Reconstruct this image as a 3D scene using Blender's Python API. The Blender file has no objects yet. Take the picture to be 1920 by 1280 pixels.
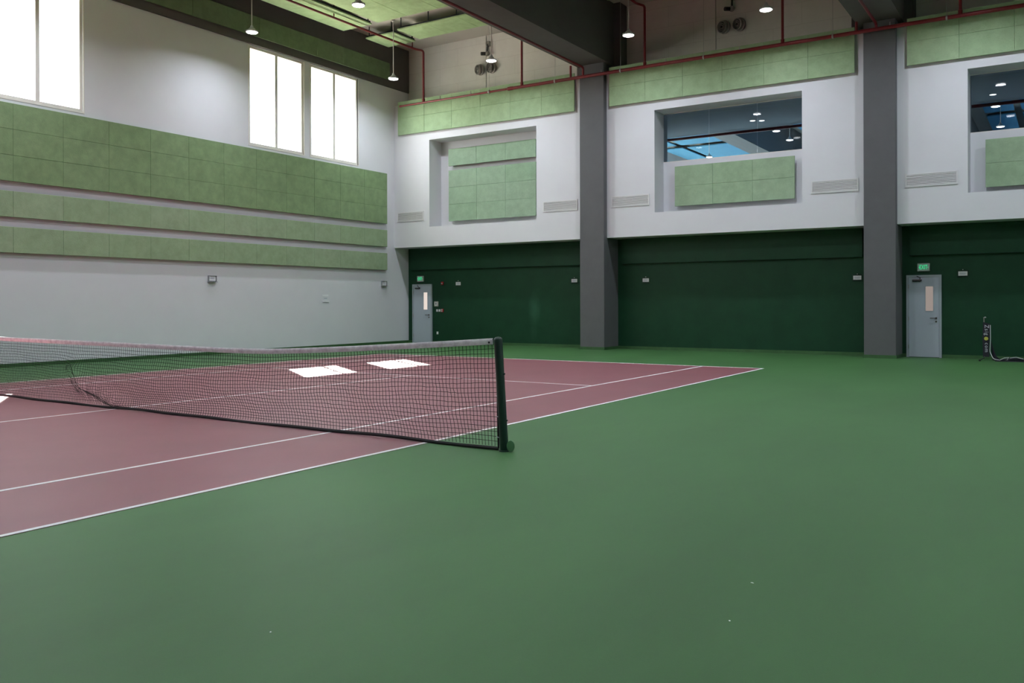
import bpy, bmesh, math, random
from mathutils import Vector, Matrix
random.seed(7)
scene = bpy.context.scene
COL = scene.collection

# ---------------------------------------------------------------- camera
YAW, PITCH, ROLL = -0.5709757774, -0.0010457373, -0.0027246917
fwd = Vector((math.sin(YAW)*math.cos(PITCH), math.cos(YAW)*math.cos(PITCH), math.sin(PITCH)))
rgt = Vector((math.cos(YAW), -math.sin(YAW), 0)); upv = rgt.cross(fwd)
r2 = rgt*math.cos(ROLL)+upv*math.sin(ROLL); u2 = -rgt*math.sin(ROLL)+upv*math.cos(ROLL)
cd = bpy.data.cameras.new('camera'); cam = bpy.data.objects.new('camera', cd); COL.objects.link(cam)
M = Matrix.Identity(4)
for i in range(3):
    M[i][0], M[i][1], M[i][2] = r2[i], u2[i], -fwd[i]
M[0][3], M[1][3], M[2][3] = 11.098, -7.1133, 1.4572
cam.matrix_world = M
cd.sensor_width = 36; cd.lens = 1621.934/1920*36; cd.shift_y = -(640-569.379)/1920
cd.clip_start = .05; cd.clip_end = 500
scene.camera = cam

# ---------------------------------------------------------------- sky, sun, exposure
SKY, SUN, LAMP_W = 7.5, 96.0, 88.0
w = bpy.data.worlds.new('sky'); scene.world = w; w.use_nodes = True
bg = w.node_tree.nodes['Background']
bg.inputs[0].default_value = (.86, .93, 1, 1); bg.inputs[1].default_value = SKY
sd = bpy.data.lights.new('sun', 'SUN'); sd.energy = SUN; sd.angle = .009; sd.color = (1, .95, .87)
sun = bpy.data.objects.new('sun', sd); COL.objects.link(sun)
sun.rotation_euler = Vector((1, -.68, -1.016)).to_track_quat('-Z', 'Y').to_euler()
sun.location = (-60, 50, 60)
vs = scene.view_settings
vs.view_transform = 'Standard'; vs.look = 'None'; vs.gamma = 1; vs.use_curve_mapping = False
vs.exposure = 0.0
cy = scene.cycles
cy.use_denoising = True
cy.max_bounces = 10; cy.diffuse_bounces = 6; cy.glossy_bounces = 4; cy.transparent_max_bounces = 16
cy.sample_clamp_indirect = 6.0; cy.caustics_reflective = False; cy.caustics_refractive = False

# ---------------------------------------------------------------- main dimensions (metres; court centre = origin)
LW, RW = -9.5, 15.85            # left and right wall
G, F, CF = 17.85, 17.06, 16.85  # green wall, fascia front, column front
REAR, CEIL = -18.0, 10.8
BAY = 8.36
COLX = [(-1.76, -.92), (6.62, 7.40), (14.98, 15.80)]

# ---------------------------------------------------------------- materials
def srgb(r, g, b):
    f = lambda c: c/12.92 if c <= .04045 else ((c+.055)/1.055)**2.4
    return (f(r/255), f(g/255), f(b/255))
def mat(name, col, rough=.6, spec=.5, metal=0, var=0, vscale=6, bump=0, bscale=40, col2=None, emit=None, es=0, coat=0, dirs=(1, 1, 1)):
    m = bpy.data.materials.new(name); m.use_nodes = True
    nt = m.node_tree; p = nt.nodes['Principled BSDF']
    p.inputs['Roughness'].default_value = rough; p.inputs['Metallic'].default_value = metal
    p.inputs['Specular IOR Level'].default_value = spec
    p.inputs['Base Color'].default_value = (*col, 1)
    p.inputs['Coat Weight'].default_value = coat
    geo = None
    if var or bump:
        geo = nt.nodes.new('ShaderNodeNewGeometry'); mp = nt.nodes.new('ShaderNodeMapping')
        mp.inputs['Scale'].default_value = dirs
        nt.links.new(geo.outputs['Position'], mp.inputs['Vector'])
    if var:
        n = nt.nodes.new('ShaderNodeTexNoise'); n.inputs['Scale'].default_value = vscale; n.inputs['Detail'].default_value = 6
        n.inputs['Roughness'].default_value = .65
        nt.links.new(mp.outputs[0], n.inputs['Vector'])
        rp = nt.nodes.new('ShaderNodeValToRGB'); c2 = col2 or tuple(c*(1-var) for c in col)
        rp.color_ramp.elements[0].position = .35; rp.color_ramp.elements[1].position = .65
        rp.color_ramp.elements[0].color = (*c2, 1); rp.color_ramp.elements[1].color = (*col, 1)
        nt.links.new(n.outputs['Fac'], rp.inputs['Fac']); nt.links.new(rp.outputs[0], p.inputs['Base Color'])
    if bump:
        n2 = nt.nodes.new('ShaderNodeTexNoise'); n2.inputs['Scale'].default_value = bscale; n2.inputs['Detail'].default_value = 4
        nt.links.new(mp.outputs[0], n2.inputs['Vector'])
        b = nt.nodes.new('ShaderNodeBump'); b.inputs['Strength'].default_value = bump; b.inputs['Distance'].default_value = .01
        nt.links.new(n2.outputs['Fac'], b.inputs['Height']); nt.links.new(b.outputs[0], p.inputs['Normal'])
    if emit:
        p.inputs['Emission Color'].default_value = (*emit, 1); p.inputs['Emission Strength'].default_value = es
    return m
def glass_mat(name, tint, gloss):
    m = bpy.data.materials.new(name); m.use_nodes = True; nt = m.node_tree
    nt.nodes.remove(nt.nodes['Principled BSDF']); out = nt.nodes['Material Output']
    tr = nt.nodes.new('ShaderNodeBsdfTransparent'); tr.inputs[0].default_value = (*tint, 1)
    gl = nt.nodes.new('ShaderNodeBsdfGlossy'); gl.inputs['Roughness'].default_value = .01
    lwt = nt.nodes.new('ShaderNodeLayerWeight')          # thin pane: reflection grows towards grazing, same from both sides
    pw = nt.nodes.new('ShaderNodeMath'); pw.operation = 'POWER'; pw.inputs[1].default_value = 5; nt.links.new(lwt.outputs['Facing'], pw.inputs[0])
    fr = nt.nodes.new('ShaderNodeMath'); fr.operation = 'MULTIPLY_ADD'; fr.inputs[1].default_value = .9; fr.inputs[2].default_value = gloss
    nt.links.new(pw.outputs[0], fr.inputs[0])
    mx = nt.nodes.new('ShaderNodeMixShader')
    nt.links.new(fr.outputs[0], mx.inputs[0]); nt.links.new(tr.outputs[0], mx.inputs[1]); nt.links.new(gl.outputs[0], mx.inputs[2])
    nt.links.new(mx.outputs[0], out.inputs['Surface'])
    return m
def emis(name, col, s):
    m = bpy.data.materials.new(name); m.use_nodes = True; nt = m.node_tree
    nt.nodes.remove(nt.nodes['Principled BSDF'])
    e = nt.nodes.new('ShaderNodeEmission'); e.inputs[0].default_value = (*col, 1); e.inputs[1].default_value = s
    nt.links.new(e.outputs[0], nt.nodes['Material Output'].inputs['Surface'])
    return m
WHITE = mat('white_wall_paint', (.738, .745, .772), .75, .3, var=.03, vscale=1.2)
BEIGE = mat('beige_wall_plaster', (.69, .675, .62), .85, .2, var=.06, vscale=2.5, bump=.05, bscale=15)
def block_joints(m):
    nt = m.node_tree; p = nt.nodes['Principled BSDF']; src = p.inputs['Base Color'].links[0].from_socket
    g = nt.nodes.new('ShaderNodeNewGeometry'); sp_ = nt.nodes.new('ShaderNodeSeparateXYZ'); cb = nt.nodes.new('ShaderNodeCombineXYZ')
    nt.links.new(g.outputs['Position'], sp_.inputs[0]); nt.links.new(sp_.outputs['X'], cb.inputs['X']); nt.links.new(sp_.outputs['Z'], cb.inputs['Y'])
    b = nt.nodes.new('ShaderNodeTexBrick'); nt.links.new(cb.outputs[0], b.inputs['Vector'])
    b.inputs['Scale'].default_value = 1; b.inputs['Brick Width'].default_value = 1.6; b.inputs['Row Height'].default_value = .62
    b.inputs['Mortar Size'].default_value = .007; b.inputs['Mortar Smooth'].default_value = .6
    b.inputs['Color1'].default_value = (1, 1, 1, 1); b.inputs['Color2'].default_value = (.97, .97, .97, 1); b.inputs['Mortar'].default_value = (.80, .79, .77, 1)
    mx = nt.nodes.new('ShaderNodeMix'); mx.data_type = 'RGBA'; mx.blend_type = 'MULTIPLY'; mx.inputs['Factor'].default_value = 1
    nt.links.new(src, mx.inputs['A']); nt.links.new(b.outputs['Color'], mx.inputs['B']); nt.links.new(mx.outputs['Result'], p.inputs['Base Color'])
block_joints(BEIGE)
SLAB = mat('ceiling_slab_paint', (.50, .47, .42), .9, .2, var=.05, vscale=1.5)
DARK = mat('dark_grey_beam_paint', (.115, .106, .098), .7, .3, var=.1, vscale=2)
COLM = mat('grey_column_paint', (.125, .127, .13), .65, .35, var=.08, vscale=3, bump=.03, bscale=60)
def green_wall_mat():
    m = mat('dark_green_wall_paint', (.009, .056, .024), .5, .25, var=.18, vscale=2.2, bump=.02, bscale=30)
    nt = m.node_tree; p = nt.nodes['Principled BSDF']
    lk = p.inputs['Base Color'].links[0]; src = lk.from_socket
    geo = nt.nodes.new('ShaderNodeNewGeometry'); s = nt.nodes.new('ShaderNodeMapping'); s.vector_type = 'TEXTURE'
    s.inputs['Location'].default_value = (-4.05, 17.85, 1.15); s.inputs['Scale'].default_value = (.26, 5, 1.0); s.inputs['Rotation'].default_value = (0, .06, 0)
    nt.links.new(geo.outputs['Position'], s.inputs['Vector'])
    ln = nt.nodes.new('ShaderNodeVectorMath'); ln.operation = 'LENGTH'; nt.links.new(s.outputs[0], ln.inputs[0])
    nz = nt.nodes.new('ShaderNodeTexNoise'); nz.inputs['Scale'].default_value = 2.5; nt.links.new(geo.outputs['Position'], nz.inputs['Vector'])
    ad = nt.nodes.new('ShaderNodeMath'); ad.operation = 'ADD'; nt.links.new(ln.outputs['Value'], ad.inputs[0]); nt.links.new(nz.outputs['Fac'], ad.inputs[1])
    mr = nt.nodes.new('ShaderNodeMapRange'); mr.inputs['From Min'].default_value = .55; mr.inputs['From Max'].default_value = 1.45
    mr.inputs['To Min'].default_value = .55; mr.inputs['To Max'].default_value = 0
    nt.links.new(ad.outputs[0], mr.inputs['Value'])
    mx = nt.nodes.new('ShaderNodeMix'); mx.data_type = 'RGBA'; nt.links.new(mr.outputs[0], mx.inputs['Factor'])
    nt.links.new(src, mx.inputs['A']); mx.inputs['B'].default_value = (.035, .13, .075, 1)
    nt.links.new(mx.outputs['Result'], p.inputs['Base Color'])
    return m
GREENW = green_wall_mat()
FLOORG = mat('green_court_coating', (.063, .170, .054), .50, .2, var=.2, vscale=.5, bump=.06, bscale=260, dirs=(1.0, .38, 1))
CURB = mat('green_upstand_coating', (.05, .135, .045), .55, .4, var=.2, vscale=3)
REDC = mat('red_court_coating', (.26, .082, .100), .46, .5, var=.12, vscale=.9, bump=.06, bscale=260)
LINE = mat('white_line_paint', (.88, .88, .88), .6, .3, var=.08, vscale=9)
def tile_mat(name, c, v=.18):
    return mat(name, c, .9, .15, var=v, vscale=4.2, bump=.6, bscale=60)
TILES = [tile_mat('green_wood_wool_tile_%d' % i, c) for i, c in enumerate([(.37, .51, .30), (.365, .505, .295), (.38, .515, .31), (.36, .50, .295)])]
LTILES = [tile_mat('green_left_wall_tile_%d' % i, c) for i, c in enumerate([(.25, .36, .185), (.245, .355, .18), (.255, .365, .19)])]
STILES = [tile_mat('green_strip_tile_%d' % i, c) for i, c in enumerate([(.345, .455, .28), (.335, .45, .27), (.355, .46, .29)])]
RTILES = [tile_mat('green_recess_tile_cool_lit_%d' % i, c) for i, c in enumerate([(.325, .455, .315), (.315, .45, .305), (.335, .46, .325)])]  # panel green with the cool light on the recess mixed into its colour
RTILES2 = [tile_mat('green_glazed_recess_tile_cool_lit_%d' % i, c) for i, c in enumerate([(.36, .495, .325), (.35, .49, .315), (.37, .50, .335)])]  # same cool light put into the colour, more weakly
CTILES = [tile_mat('green_ceiling_tile_%d' % i, c) for i, c in enumerate([(.39, .52, .28), (.38, .515, .27)])]
BTILES = tile_mat('green_beam_tile_shaded', (.185, .25, .14))  # panel green darkened to carry the shade on this unlit strip
BLUET = tile_mat('blue_ceiling_tile', (.13, .38, .62))
BACKER = mat('panel_edge_timber', (.17, .13, .10), .8)
RAIL = mat('dark_steel_channel', (.03, .035, .04), .45, .5, .6)
STEELG = mat('galvanised_steel', (.45, .45, .44), .4, .5, .8)
RED = mat('red_pipe_paint', (.185, .011, .015), .38, .5, var=.12, vscale=8)
REDB = mat('red_alarm_plastic', (.35, .02, .02), .35)
ALU = mat('white_window_frame', (.78, .76, .70), .45, .5)
PANE = glass_mat('clear_window_glass', (.96, .98, .98), .04)
TINT = glass_mat('blue_tinted_glass', (.585, .645, .67), .02)
LOUV = mat('white_grille_paint', (.74, .74, .74), .5)
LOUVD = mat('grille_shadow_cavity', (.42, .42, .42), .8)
DOORM = mat('blue_grey_door_paint', (.47, .52, .59), .42, .45, var=.03, vscale=3)
DOORF = mat('blue_grey_frame_paint', (.40, .45, .49), .45)
CHROME = mat('brushed_steel', (.42, .41, .38), .3, .5, .9)
BRONZE = mat('dark_bronze_hardware', (.10, .095, .08), .35, .5, .4)
BLACKP = mat('black_plastic', (.012, .012, .014), .5)
NETC = mat('black_net_cord', (.010, .011, .010), .7, .2)
BANDB = mat('black_net_tape', (.018, .018, .019), .6, .3)
CANVAS = mat('white_net_canvas', (.80, .80, .82), .8, .2, var=.3, vscale=12, col2=(.56, .55, .58), bump=.4, bscale=40)
POSTG = mat('dark_green_post_paint', (.008, .034, .022), .35, .5)
LIDG = mat('green_metal_lid', (.11, .26, .13), .5)
HOUS = mat('grey_lamp_housing', (.45, .46, .47), .45, .5, .3)
LENS = emis('lamp_lens', (1, .99, .97), 14.0)
DOWN = emis('downlight_lens', (1, .98, .94), 9.0)
STEM = mat('white_conduit', (.62, .60, .57), .5)
PAPER = mat('white_paper', (.86, .87, .88), .8)
PRINT = mat('grey_print', (.36, .42, .50), .8)
ACRY = glass_mat('clear_acrylic', (.97, .97, .97), .015)
EDGEG = mat('grey_holder_edge', (.30, .32, .33), .4)
EXITH = mat('exit_sign_housing', (.46, .50, .46), .5)
EXITL = emis('exit_sign_green', (.03, .85, .32), .95)
EXITF = emis('exit_sign_face_glow', (.16, .30, .22), .45)
VISION = emis('lit_door_glass', (.62, .52, .47), .50)
VISIONB = emis('bright_lit_door_glass', (.95, .82, .74), .85)
DEVICE = mat('beige_device_plastic', (.42, .40, .36), .5)
SWITCH = mat('white_switch_plastic', (.62, .64, .62), .4)
NOZZ = mat('grey_nozzle_metal', (.27, .255, .225), .45, .5, .3)
NOZD = mat('black_nozzle_gap', (.015, .014, .013), .7)
SIGNBK = mat('black_banner_cloth', (.010, .010, .018), .7)
LETTER = mat('white_banner_print', (.62, .64, .70), .7)
BALLY = mat('yellow_ball_print', (.50, .48, .08), .7)
TAPE = mat('white_net_tape', (.66, .67, .68), .7)
SAND = mat('sandy_ground', (.42, .36, .28), .9, var=.1)
GREYF = mat('grey_floor_finish', (.35, .36, .38), .6)

# ---------------------------------------------------------------- builders
WL = {}
def link(o, loc, parent=None):
    COL.objects.link(o)
    loc = Vector(loc); WL[o.name] = loc
    if parent is not None:
        o.parent = parent; o.location = loc-WL[parent.name]
    else:
        o.location = loc
    return o
def empty(name, loc):
    o = bpy.data.objects.new(name, None); o.empty_display_size = .1
    return link(o, loc)
def mesh_from(bm, name, m):
    bmesh.ops.recalc_face_normals(bm, faces=bm.faces)
    me = bpy.data.meshes.new(name); bm.to_mesh(me); bm.free()
    for x in (m if isinstance(m, (list, tuple)) else [m]): me.materials.append(x)
    return me
def smooth(me, ang=40):
    me.polygons.foreach_set('use_smooth', [True]*len(me.polygons))
    try: me.set_sharp_from_angle(angle=math.radians(ang))
    except Exception: pass
def tag(o, label, cat, group=None):
    o['label'] = label; o['category'] = cat
    if group: o['group'] = group
    return o
def struct(o, label=None):
    o['kind'] = 'structure'
    if label: o['label'] = label
    return o
def bbox(bm, x0, x1, y0, y1, z0, z1, mi=0):
    vs_ = [bm.verts.new((x, y, z)) for x in (x0, x1) for y in (y0, y1) for z in (z0, z1)]
    for f in ((0, 1, 3, 2), (4, 6, 7, 5), (0, 4, 5, 1), (2, 3, 7, 6), (0, 2, 6, 4), (1, 5, 7, 3)):
        bm.faces.new([vs_[i] for i in f]).material_index = mi
def boxes(name, lst, m, parent=None, origin=None, bevel=0):
    """one mesh object out of one or more boxes given in world coordinates"""
    if origin is None:
        origin = (sum((b[0]+b[1])/2 for b in lst)/len(lst), sum((b[2]+b[3])/2 for b in lst)/len(lst), min(b[4] for b in lst))
    bm = bmesh.new(); ox, oy, oz = origin
    for b in lst:
        bbox(bm, b[0]-ox, b[1]-ox, b[2]-oy, b[3]-oy, b[4]-oz, b[5]-oz, b[6] if len(b) > 6 else 0)
    if bevel: bmesh.ops.bevel(bm, geom=list(bm.edges), offset=bevel, segments=1, affect='EDGES')
    o = bpy.data.objects.new(name, mesh_from(bm, name, m))
    return link(o, origin, parent)
def box(name, x0, x1, y0, y1, z0, z1, m, parent=None, bevel=0):
    return boxes(name, [(x0, x1, y0, y1, z0, z1)], m, parent, bevel=bevel)
def sweep_bm(bm, pts, r, n=10, cap=True, sx=1., sy=1.):
    pts = [Vector(p) for p in pts]; rings = []
    t = (pts[1]-pts[0]).normalized()
    a = t.cross(Vector((0, 0, 1)))
    if a.length < .01: a = t.cross(Vector((0, 1, 0)))
    a.normalize()
    for i, p in enumerate(pts):
        if i == 0: t2 = (pts[1]-p)
        elif i == len(pts)-1: t2 = (p-pts[i-1])
        else: t2 = (pts[i+1]-p).normalized()+(p-pts[i-1]).normalized()
        t2.normalize(); a = (a-t2*a.dot(t2)).normalized(); b = t2.cross(a)
        rr = r[i] if isinstance(r, (list, tuple)) else r
        rings.append([bm.verts.new(p+(a*math.cos(2*math.pi*k/n)*sx+b*math.sin(2*math.pi*k/n)*sy)*rr) for k in range(n)])
    for i in range(len(rings)-1):
        for k in range(n):
            bm.faces.new((rings[i][k], rings[i][(k+1) % n], rings[i+1][(k+1) % n], rings[i+1][k]))
    if cap:
        bm.faces.new(rings[0][::-1]); bm.faces.new(rings[-1])
def tube(name, pts, r, m, parent=None, n=10, **k):
    o0 = Vector(pts[0]); bm = bmesh.new()
    sweep_bm(bm, [Vector(p)-o0 for p in pts], r, n, **k)
    me = mesh_from(bm, name, m); smooth(me)
    return link(bpy.data.objects.new(name, me), o0, parent)
def rounded(pts, rad, seg=5):
    """polyline with its corners turned into arcs"""
    P = [Vector(p) for p in pts]; out = [P[0]]
    for i in range(1, len(P)-1):
        a = (P[i-1]-P[i]).normalized(); b = (P[i+1]-P[i]).normalized()
        s, e = P[i]+a*rad, P[i]+b*rad
        for k in range(seg+1):
            u = k/seg; out.append(s*(1-u)**2+P[i]*2*u*(1-u)+e*u*u)
    out.append(P[-1]); return out
def lathe_bm(bm, prof, n=24, axis='Z', mi=0):
    """prof: list of (radius, height); closed at ends when radius is 0"""
    rings = []
    for r, h in prof:
        ring = []
        for k in range(n if r > 1e-6 else 1):
            c, s = math.cos(2*math.pi*k/n)*r, math.sin(2*math.pi*k/n)*r
            ring.append(bm.verts.new((c, s, h) if axis == 'Z' else ((c, h, s) if axis == 'Y' else (h, c, s))))
        rings.append(ring)
    for i in range(len(rings)-1):
        a, b = rings[i], rings[i+1]
        for k in range(n):
            k2 = (k+1) % n
            if len(a) == 1 and len(b) == 1: continue
            if len(a) == 1: f = (a[0], b[k], b[k2])
            elif len(b) == 1: f = (a[k], b[0], a[k2])
            else: f = (a[k], b[k], b[k2], a[k2])
            bm.faces.new(f).material_index = mi
def lathe(name, prof, loc, m, parent=None, n=24, axis='Z', ang=35):
    bm = bmesh.new(); lathe_bm(bm, prof, n, axis)
    me = mesh_from(bm, name, m); smooth(me, ang)
    return link(bpy.data.objects.new(name, me), loc, parent)
def text_mesh(body, size, depth, m, name):
    cu = bpy.data.curves.new('t', 'FONT'); cu.body = body; cu.size = size; cu.extrude = depth; cu.align_x = 'CENTER'; cu.align_y = 'CENTER'
    cu.resolution_u = 3
    o = bpy.data.objects.new('t', cu); COL.objects.link(o)
    me = bpy.data.meshes.new_from_object(o.evaluated_get(bpy.context.evaluated_depsgraph_get()))
    bpy.data.objects.remove(o); bpy.data.curves.remove(cu)
    me.materials.clear(); me.materials.append(m); me.name = name
    return me
def copy_tree(o, loc, label=None):
    """copy of a thing with its parts and sub-parts"""
    c = o.copy(); COL.objects.link(c); c.location = loc; WL[c.name] = Vector(loc)
    if label: c['label'] = label
    def rec(src, dst):
        for ch in src.children:
            d = ch.copy(); COL.objects.link(d); d.parent = dst; rec(ch, d)
    rec(o, c); return c

# ================================================================ THE SETTING
struct(box('ground', -160, 160, -160, 160, -.6, -.25, SAND))
struct(box('floor', LW-1.2, RW, REAR, G+.2, -.2, 0, FLOORG))
# --- left wall, thick, with deep window openings (pairs of tall windows)
WZ0, WZ1 = 6.22, 9.2
WIN = [(-7.36, -5.14), (-4.86, -2.64), (.52, 2.74), (3.02, 5.24), (10.42, 12.63), (12.92, 15.15)]
lw = [(LW-1.12, LW, REAR, G+.2, 0, WZ0), (LW-1.12, LW, REAR, G+.2, WZ1, CEIL)]
ys = [REAR]+[v for p in WIN for v in p]+[G+.2]
for i in range(0, len(ys), 2):
    lw.append((LW-1.12, LW, ys[i], ys[i+1], WZ0, WZ1))
struct(boxes('wall_left', lw, WHITE))
struct(box('wall_right', RW, RW+.2, REAR, G+.2, 0, CEIL, WHITE))
struct(box('wall_front', LW-1.12, RW+.2, REAR-.2, REAR, 0, CEIL, WHITE))
struct(box('ceiling', LW-1.12, RW+.2, REAR-.2, G+.2, CEIL, CEIL+.2, SLAB))
# --- back wall: dark green below, beige plaster above the fascia
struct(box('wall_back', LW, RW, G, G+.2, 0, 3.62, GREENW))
struct(box('wall_back_upper', LW, RW, G, G+.2, 7.26, CEIL, BEIGE))
for x0, x1 in ((-9.32, -1.95), (-.74, 6.42), (7.60, 14.8)):
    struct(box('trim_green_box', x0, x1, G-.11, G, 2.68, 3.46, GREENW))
# --- fascia of each bay with its recess
bays = [(LW, -1.76, -7.89, -3.47, False), (-.92, 6.62, .67, 5.0, True), (7.40, 14.98, 9.02, 13.38, True)]
RB = 17.75
for x0, x1, a, b, glazed in bays:
    z0, z1, o0, o1 = 3.465, 8.61, 4.16, 7.23
    L = [(x0, a, F, G, z0, z1), (b, x1, F, G, z0, z1), (a, b, F, G, z0, o0), (a, b, F, G, o1, z1)]
    L.append((a, b, RB, G+.2, o0, 5.74 if glazed else o1))
    L += [(x0, a, G, G+.2, 3.62, 7.26), (b, x1, G, G+.2, 3.62, 7.26), (a, b, G, G+.2, 3.62, o0), (a, b, G, G+.2, o1, 7.26)]
    struct(boxes('wall_fascia', L, WHITE))
struct(boxes('wall_back_core', [(c0, c1, G, G+.2, 3.62, 7.26) for c0, c1 in COLX], WHITE))
# --- columns, pilasters and beams
for i, (c0, c1) in enumerate(COLX):
    bz = (8.87, 8.73, 8.73)[i]; mid = (c0+c1)/2
    struct(box('column', c0, c1, CF, G, 0, bz, COLM, bevel=.012))
    struct(box('column_head', mid-.78, mid+.74, F+.3, G, 8.62, CEIL, DARK))
    struct(box('ceiling_beam', mid-.55, mid+.52, REAR, F+.32, bz, CEIL, DARK))
    struct(boxes('baseboard_column', [(c0-.012, c1+.012, CF-.012, CF, 0, .085), (c0-.012, c0, CF, G, 0, .085), (c1, c1+.012, CF, G, 0, .085)], CURB))
struct(box('ceiling_beam', LW, LW+.05, REAR, G, 9.24, CEIL, DARK))
# --- green upstands where the floor meets the walls
struct(box('baseboard_left', LW, LW+.02, REAR, G, 0, .085, CURB))
xs = [(LW+.02, -9.29), (-8.37, COLX[0][0]-.012), (COLX[0][1]+.012, COLX[1][0]-.012), (COLX[1][1]+.012, 7.50), (8.35, COLX[2][0]-.012)]
struct(boxes('baseboard_back', [(a, b, G-.02, G, 0, .085) for a, b in xs], CURB))

# --- windows in the left wall
for n, (a, b) in enumerate(WIN):
    wz = empty('window_%d' % (n+1), (LW-.05, (a+b)/2, WZ0)); struct(wz)
    wz['label'] = 'tall white framed window in the left wall'
    t = .075; x0, x1 = LW-.12, LW-.03
    boxes('frame', [(x0, x1, a, a+t, WZ0, WZ1), (x0, x1, b-t, b, WZ0, WZ1), (x0, x1, a+t, b-t, WZ0, WZ0+t), (x0, x1, a+t, b-t, WZ1-t, WZ1)], ALU, wz)
    mid = (a+b)/2
    box('mullion', x1-.045, x1-.01, mid-.05, mid+.05, WZ0+t, WZ1-t, ALU, wz)
    for p, q in ((a+t, mid-.05), (mid+.05, b-t)):
        box('pane', LW-.085, LW-.079, p, q, WZ0+t, WZ1-t, PANE, wz)
    boxes('casing', [(LW-.03, LW+.008, a-.03, a, WZ0-.03, WZ1), (LW-.03, LW+.008, b, b+.03, WZ0-.03, WZ1), (LW-.03, LW+.008, a, b, WZ0-.03, WZ0)], ALU, wz)

# --- glazed openings in the fascia recesses
for n, (x0, x1, a, b, glazed) in enumerate(bays):
    if not glazed: continue
    wz = empty('window_%d' % (n+6), ((a+b)/2, RB+.05, 5.74)); struct(wz)
    wz['label'] = 'blue tinted window set deep in the white fascia'
    third = (b-a)/3
    for k in range(3):
        box('pane', a+k*third+(.004 if k else 0), a+(k+1)*third-(.004 if k < 2 else 0), RB+.02, RB+.032, 5.76, 7.21, TINT, wz)
    boxes('frame', [(a, b, RB+.005, RB+.05, 5.74, 5.76), (a, b, RB+.005, RB+.05, 7.21, 7.23)], ALU, wz)

# --- tennis court: red surface and its lines
court = boxes('tennis_court', [(-5.485, 5.485, -11.885, 11.885, 0, .003)], REDC); struct(court)
def line(x0, x1, y0, y1, nm='court_line'): box(nm, x0, x1, y0, y1, .003, .0045, LINE, court)
for s in (-1, 1):
    line(min(s*5.485, s*5.435), max(s*5.485, s*5.435), -11.885, 11.885, 'sideline')
    line(min(s*4.115, s*4.065), max(s*4.115, s*4.065), -11.835, 11.835, 'sideline')
    line(-5.435, 5.435, min(s*11.885, s*11.815), max(s*11.885, s*11.815), 'baseline')
    line(-4.065, 4.065, s*6.4-.025, s*6.4+.025, 'service_line')
line(-.025, .025, -6.375, 6.375, 'centre_line')

# ================================================================ ACOUSTIC PANELS
def tile_mesh(w_, h_, d_, m, axes):
    """bevelled tile; axes: which world axis is width, height, depth"""
    bm = bmesh.new(); v = [0, 0, 0]; v[axes[0]], v[axes[1]], v[axes[2]] = w_/2-.0016, h_/2-.0016, d_/2
    bbox(bm, -v[0], v[0], -v[1], v[1], -v[2], v[2])
    bmesh.ops.bevel(bm, geom=list(bm.edges), offset=.0045, segments=1, affect='EDGES')
    return mesh_from(bm, 'tile', m)
TM = {}
def tile(w_, h_, m, axes, loc, parent, d_=.05, jit=.002):
    k = (round(w_, 3), round(h_, 3), m.name, axes, d_)
    if k not in TM: TM[k] = tile_mesh(w_, h_, d_, m, axes)
    l = list(loc); l[axes[2]] += random.uniform(-jit, jit)
    return link(bpy.data.objects.new('tile', TM[k]), l, parent)
def back_panel(x0, x1, z0, rows, yf, ywall, label, mats=TILES, tw=1.2):
    """panel on a wall that faces -y; front surface at yf"""
    n = max(1, round((x1-x0)/tw)); w_ = (x1-x0)/n
    p = boxes('acoustic_panel', [(x0+.08, x1-.08, yf+.05, ywall, z0+.06+r*.6, z0+.14+r*.6) for r in range(rows)]+
              [(x0+.08, x1-.08, yf+.05, ywall, z0+rows*.6-.12, z0+rows*.6-.05)], BACKER)
    tag(p, label, 'acoustic panel', 'green acoustic panels')
    for r in range(rows):
        for i in range(n):
            tile(w_, .6, random.choice(mats), (0, 2, 1), (x0+(i+.5)*w_, yf+.025, z0+(r+.5)*.6), p)
    return p
def left_panel(y0, y1, z0, rows, xf, xwall, label, mats=TILES):
    n = round((y1-y0)/1.2); w_ = (y1-y0)/n
    p = boxes('acoustic_panel', [(xwall, xf-.05, y0+.08, y1-.08, z0+.06+r*.6, z0+.14+r*.6) for r in range(rows)]+
              [(xwall, xf-.05, y0+.08, y1-.08, z0+rows*.6-.12, z0+rows*.6-.05)], BACKER)
    tag(p, label, 'acoustic panel', 'green acoustic panels')
    for r in range(rows):
        for i in range(n):
            tile(w_, .6, random.choice(mats), (1, 2, 0), (xf-.025, y0+(i+.5)*w_, z0+(r+.5)*.6), p)
    return p
YE = 16.53; Y0 = YE-1.187*19
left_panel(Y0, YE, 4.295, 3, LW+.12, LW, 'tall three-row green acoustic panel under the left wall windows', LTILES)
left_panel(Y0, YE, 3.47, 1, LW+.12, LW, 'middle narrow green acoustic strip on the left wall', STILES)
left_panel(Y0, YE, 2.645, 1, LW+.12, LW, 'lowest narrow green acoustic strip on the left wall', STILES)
left_panel(Y0+.1, 16.68, 9.47, 1, LW+.13, LW+.05, 'shade-darkened green acoustic strip on the beam above the left windows', [BTILES])
PF = F-.10
back_panel(-9.25, -2.01, 7.51, 2, PF, F, 'green acoustic band on the fascia nearest the left wall')
back_panel(-.79, 6.38, 7.50, 2, PF, F, 'green acoustic band on the fascia between the two grey columns')
back_panel(7.65, 14.8, 7.49, 2, PF, F, 'green acoustic band on the fascia right of the second column')
back_panel(-7.42, -3.79, 6.32, 1, 17.55, RB, 'short green acoustic strip at the top of the unglazed recess', RTILES)
back_panel(-7.41, -3.79, 4.36, 3, 17.55, RB, 'square nine-tile green acoustic panel in the unglazed recess', RTILES)
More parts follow.
